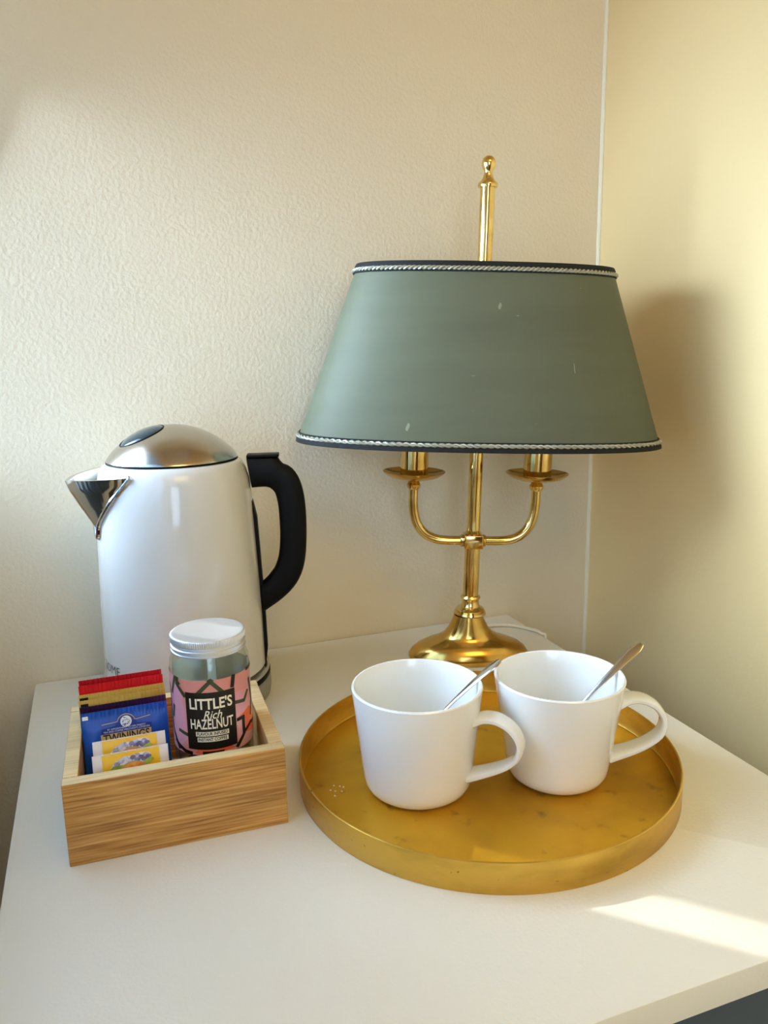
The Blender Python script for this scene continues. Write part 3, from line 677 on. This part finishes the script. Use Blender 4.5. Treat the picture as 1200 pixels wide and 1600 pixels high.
# ------------------------------------------------------------------ tea sachets (local: x width, y up the sachet, z out to the viewer)
def sachet(xl, xr, yt, zt, yb, m, label, th=.006, crimp=.020, grp=None):
    zb = BZ+.004; w = xr-xl; cx = (xl+xr)/2
    b0, t0 = Vector((cx, yb, zb)), Vector((cx, yt, zt)); up = (t0-b0); L = up.length; up.normalize()
    e = empty('tea_sachet', W(*b0), label, 'tea sachet', 0, grp or 'tea sachets standing in the bamboo box')
    rx = Vector((1, 0, 0)); out = up.cross(rx)*-1
    if out.y > 0: out = -out
    def mp(v): return rx*v.x+up*v.y+out*v.z
    # pillow-shaped pouch with finely crimped top strip
    q = MB(); NX, NY = 72, 24; vs = []
    for lay in (1, -1):
        for j in range(NY+1):
            y = L*j/NY
            for i in range(NX+1):
                u = i/NX; x = -w/2+w*u
                edge = min(1, u*9, (1-u)*9); body = max(0, min(1, (L-crimp-y)/.02, y/.02+.1))
                h = th/2*math.sqrt(max(0, edge))*body+.0006
                rib = .0008*math.sin(i*PI*.72) if y > L-crimp-.003 else 0
                vs.append((x, y, lay*h+rib))
    n1 = (NX+1)*(NY+1); ix = lambda l, j, i: l*n1+j*(NX+1)+i; fs = []
    for j in range(NY):
        for i in range(NX):
            fs.append((ix(0, j, i), ix(0, j, i+1), ix(0, j+1, i+1), ix(0, j+1, i))); fs.append((ix(1, j, i), ix(1, j+1, i), ix(1, j+1, i+1), ix(1, j, i+1)))
    for i in range(NX): fs.append((ix(0, NY, i), ix(0, NY, i+1), ix(1, NY, i+1), ix(1, NY, i))); fs.append((ix(0, 0, i+1), ix(0, 0, i), ix(1, 0, i), ix(1, 0, i+1)))
    for j in range(NY): fs.append((ix(0, j+1, 0), ix(1, j+1, 0), ix(1, j, 0), ix(0, j, 0))); fs.append((ix(0, j, NX), ix(1, j, NX), ix(1, j+1, NX), ix(0, j+1, NX)))
    q.add(vs, fs); q.tf(mp); q.build('pouch', m, e)
    def dd(name, polys, m2, lvl=0, raw=None):
        q = MB()
        for p in polys:
            r_ = poly_mb(p, cut=.012); q.add(r_.v, r_.f)
        if raw: q.add(raw.v, raw.f)
        q.tf(lambda v: mp(Vector((v.x, v.y, th/2+.0014+.0005*lvl)))); return q.build(name, m2, e, smooth=False)
    return e, w, L, dd
def circ(x, y, rx, ry, n=28, a0=0, a1=2*PI): return [(x+rx*math.cos(a0+(a1-a0)*i/n), y+ry*math.sin(a0+(a1-a0)*i/n)) for i in range(n if abs(a1-a0-2*PI) < .01 else n+1)]
sachet(-.083, .099, 1.818, .272, 1.800, M['red_dark'], 'deep red tea sachet at the very back of the row', th=.005)
sachet(-.084, .1005, 1.806, .264, 1.786, M['red'], 'bright red tea sachet just in front of the deep red one', th=.005)
e, w, L, dd = sachet(-.085, .1015, 1.793, .2475, 1.772, M['gold_paper'], 'gold tea sachet directly in front of the red ones', th=.005)
dd('black_mark', [rect(-w/2+.002, -w/2+.020, L-.020, L-.006)], M['black_print'])
e, w, L, dd = sachet(-.0855, .102, 1.778, .2400, 1.755, M['gold_paper'], 'gold tea sachet behind the purple one, black mark lower', th=.005)
dd('black_mark', [rect(-w/2+.004, -w/2+.020, L-.021, L-.007)], M['black_print'])
sachet(-.084, .1015, 1.763, .2310, 1.735, M['purple'], 'dark purple tea sachet directly behind the blue one', th=.005)
e, w, L, dd = sachet(-.0815, .1005, 1.738, .2265, 1.685, M['blue'], 'large blue tea sachet with white crest in front of the row', th=.010)
TW_L = L
dd('navy_panel', [[(-.052, L-.040), (-.022, L-.036)]+[(.001+.020*math.cos(a), L-.028+.016*math.sin(a)) for a in [PI-.3-(PI-.6)*i/12 for i in range(13)]]+[(.024, L-.036), (.055, L-.040), (.055, L-.10), (-.052, L-.10)]], M['navy'])
arc = [(.001+.0185*math.cos(a), L-.0300+.0165*math.sin(a)) for a in [PI-.15-(PI-.3)*i/14 for i in range(15)]]
pth = [(-.050, L-.030), (-.022, L-.028)]+arc+[(.024, L-.028), (.053, L-.024)]
dd('crest_line', [line_poly(a, b, .0016) for a, b in zip(pth, pth[1:])], M['tan_print'], 1)
dd('crest', [circ(.001, L-.0295, .0120, .0125)], M['white_print'], 1)
dd('crest_detail', [circ(.001+random.uniform(-.008, .008), L-.0295+random.uniform(-.009, .009), .0009, .0014, 8) for _ in range(18)]+[line_poly((-.005, L-.0345), (.008, L-.0345), .001), line_poly((-.006, L-.0265), (.008, L-.0265), .001)], M['navy'], 2)
r_ = text_mb('BY APPOINTMENT TO HER MAJESTY', .0050); r_.tf(lambda v: v+Vector((.001, L-.0425, 0)))
r2_ = text_mb('TEA AND COFFEE MERCHANTS LONDON', .0052); r2_.tf(lambda v: v+Vector((.001, L-.0475, 0))); r_.add(r2_.v, r2_.f)
dd('small_lettering', [], M['white_print'], 1, raw=r_)
dd('tan_panel', [rect(-.054, .053, L-.135, L-.0515)], M['tan_print'], 1)
r_ = text_mb('TWININGS', .0270, bold=.0004); ww = max(v[0] for v in r_.v)*2; r_.tf(lambda v: Vector((v.x*.098/ww, v.y+L-.0630, 0))); dd('lettering', [], M['black_print'], 2, raw=r_)
dd('white_mark', [rect(-w/2+.002, -w/2+.014, L-.014, L-.006)], M['white_print'])
for (xl, xr, yt, zt, yb, lab, k) in ((-.0605, .0865, 1.632, .207, 1.585, 'small yellow fruit tea sachet between the blue one and the front one', 0), (-.0625, .0880, 1.592, .1955, 1.556, 'frontmost small yellow fruit tea sachet showing an orange fruit', 1)):
    e, w, L, dd = sachet(xl, xr, yt, zt, yb, M['white_paper'], lab, th=.007, crimp=.004)
    dd('yellow_panel', [rect(-w/2+.019, w/2-.018, .02, L-.001)], M['yellow'])
    dd('pale_cloud', [[(-.042, L-.030), (-.030, L-.017), (-.012, L-.010), (.006, L-.011), (.020, L-.006), (.036, L-.008), (.042, L-.020), (.024, L-.028), (0, L-.024), (-.02, L-.032)]], M['white_paper'], 1)
    dd('berries', [circ(x, L-y, .0065, .0050, 14) for x, y in ((-.020, .018), (-.011, .014), (-.003, .019), (.012, .012), (.030, .013), (-.028, .023))], M['lilac'], 2)
    dd('dark_berries', [circ(x, L-y, .0058, .0045, 14) for x, y in ((.004, .014), (.020, .016), (.026, .021), (.012, .020), (.035, .017))], M['plum'], 3)
    dd('leaves', [[(-.046, L-.036), (-.036, L-.026), (-.018, L-.026), (-.010, L-.032), (-.02, L-.042), (-.038, L-.044)], [(.026, L-.024), (.040, L-.018), (.046, L-.024), (.038, L-.031), (.028, L-.033)]], M['leaf'], 4)
    dd('fruit', [circ(.004, L-.047, .030, .026)], M['peach'], 5)
    rr = circ(.004, L-.047, .0288, .0248); dd('fruit_rim', [line_poly(a, b, .003) for a, b in zip(rr[1:14], rr[2:15])], M['tan_print'], 6)
    dd('brand_band', [[(-.026, L-.044), (-.012, L-.038), (.012, L-.034), (.030, L-.036), (.030, L-.052), (-.026, L-.054)]], M['redprint'], 7)
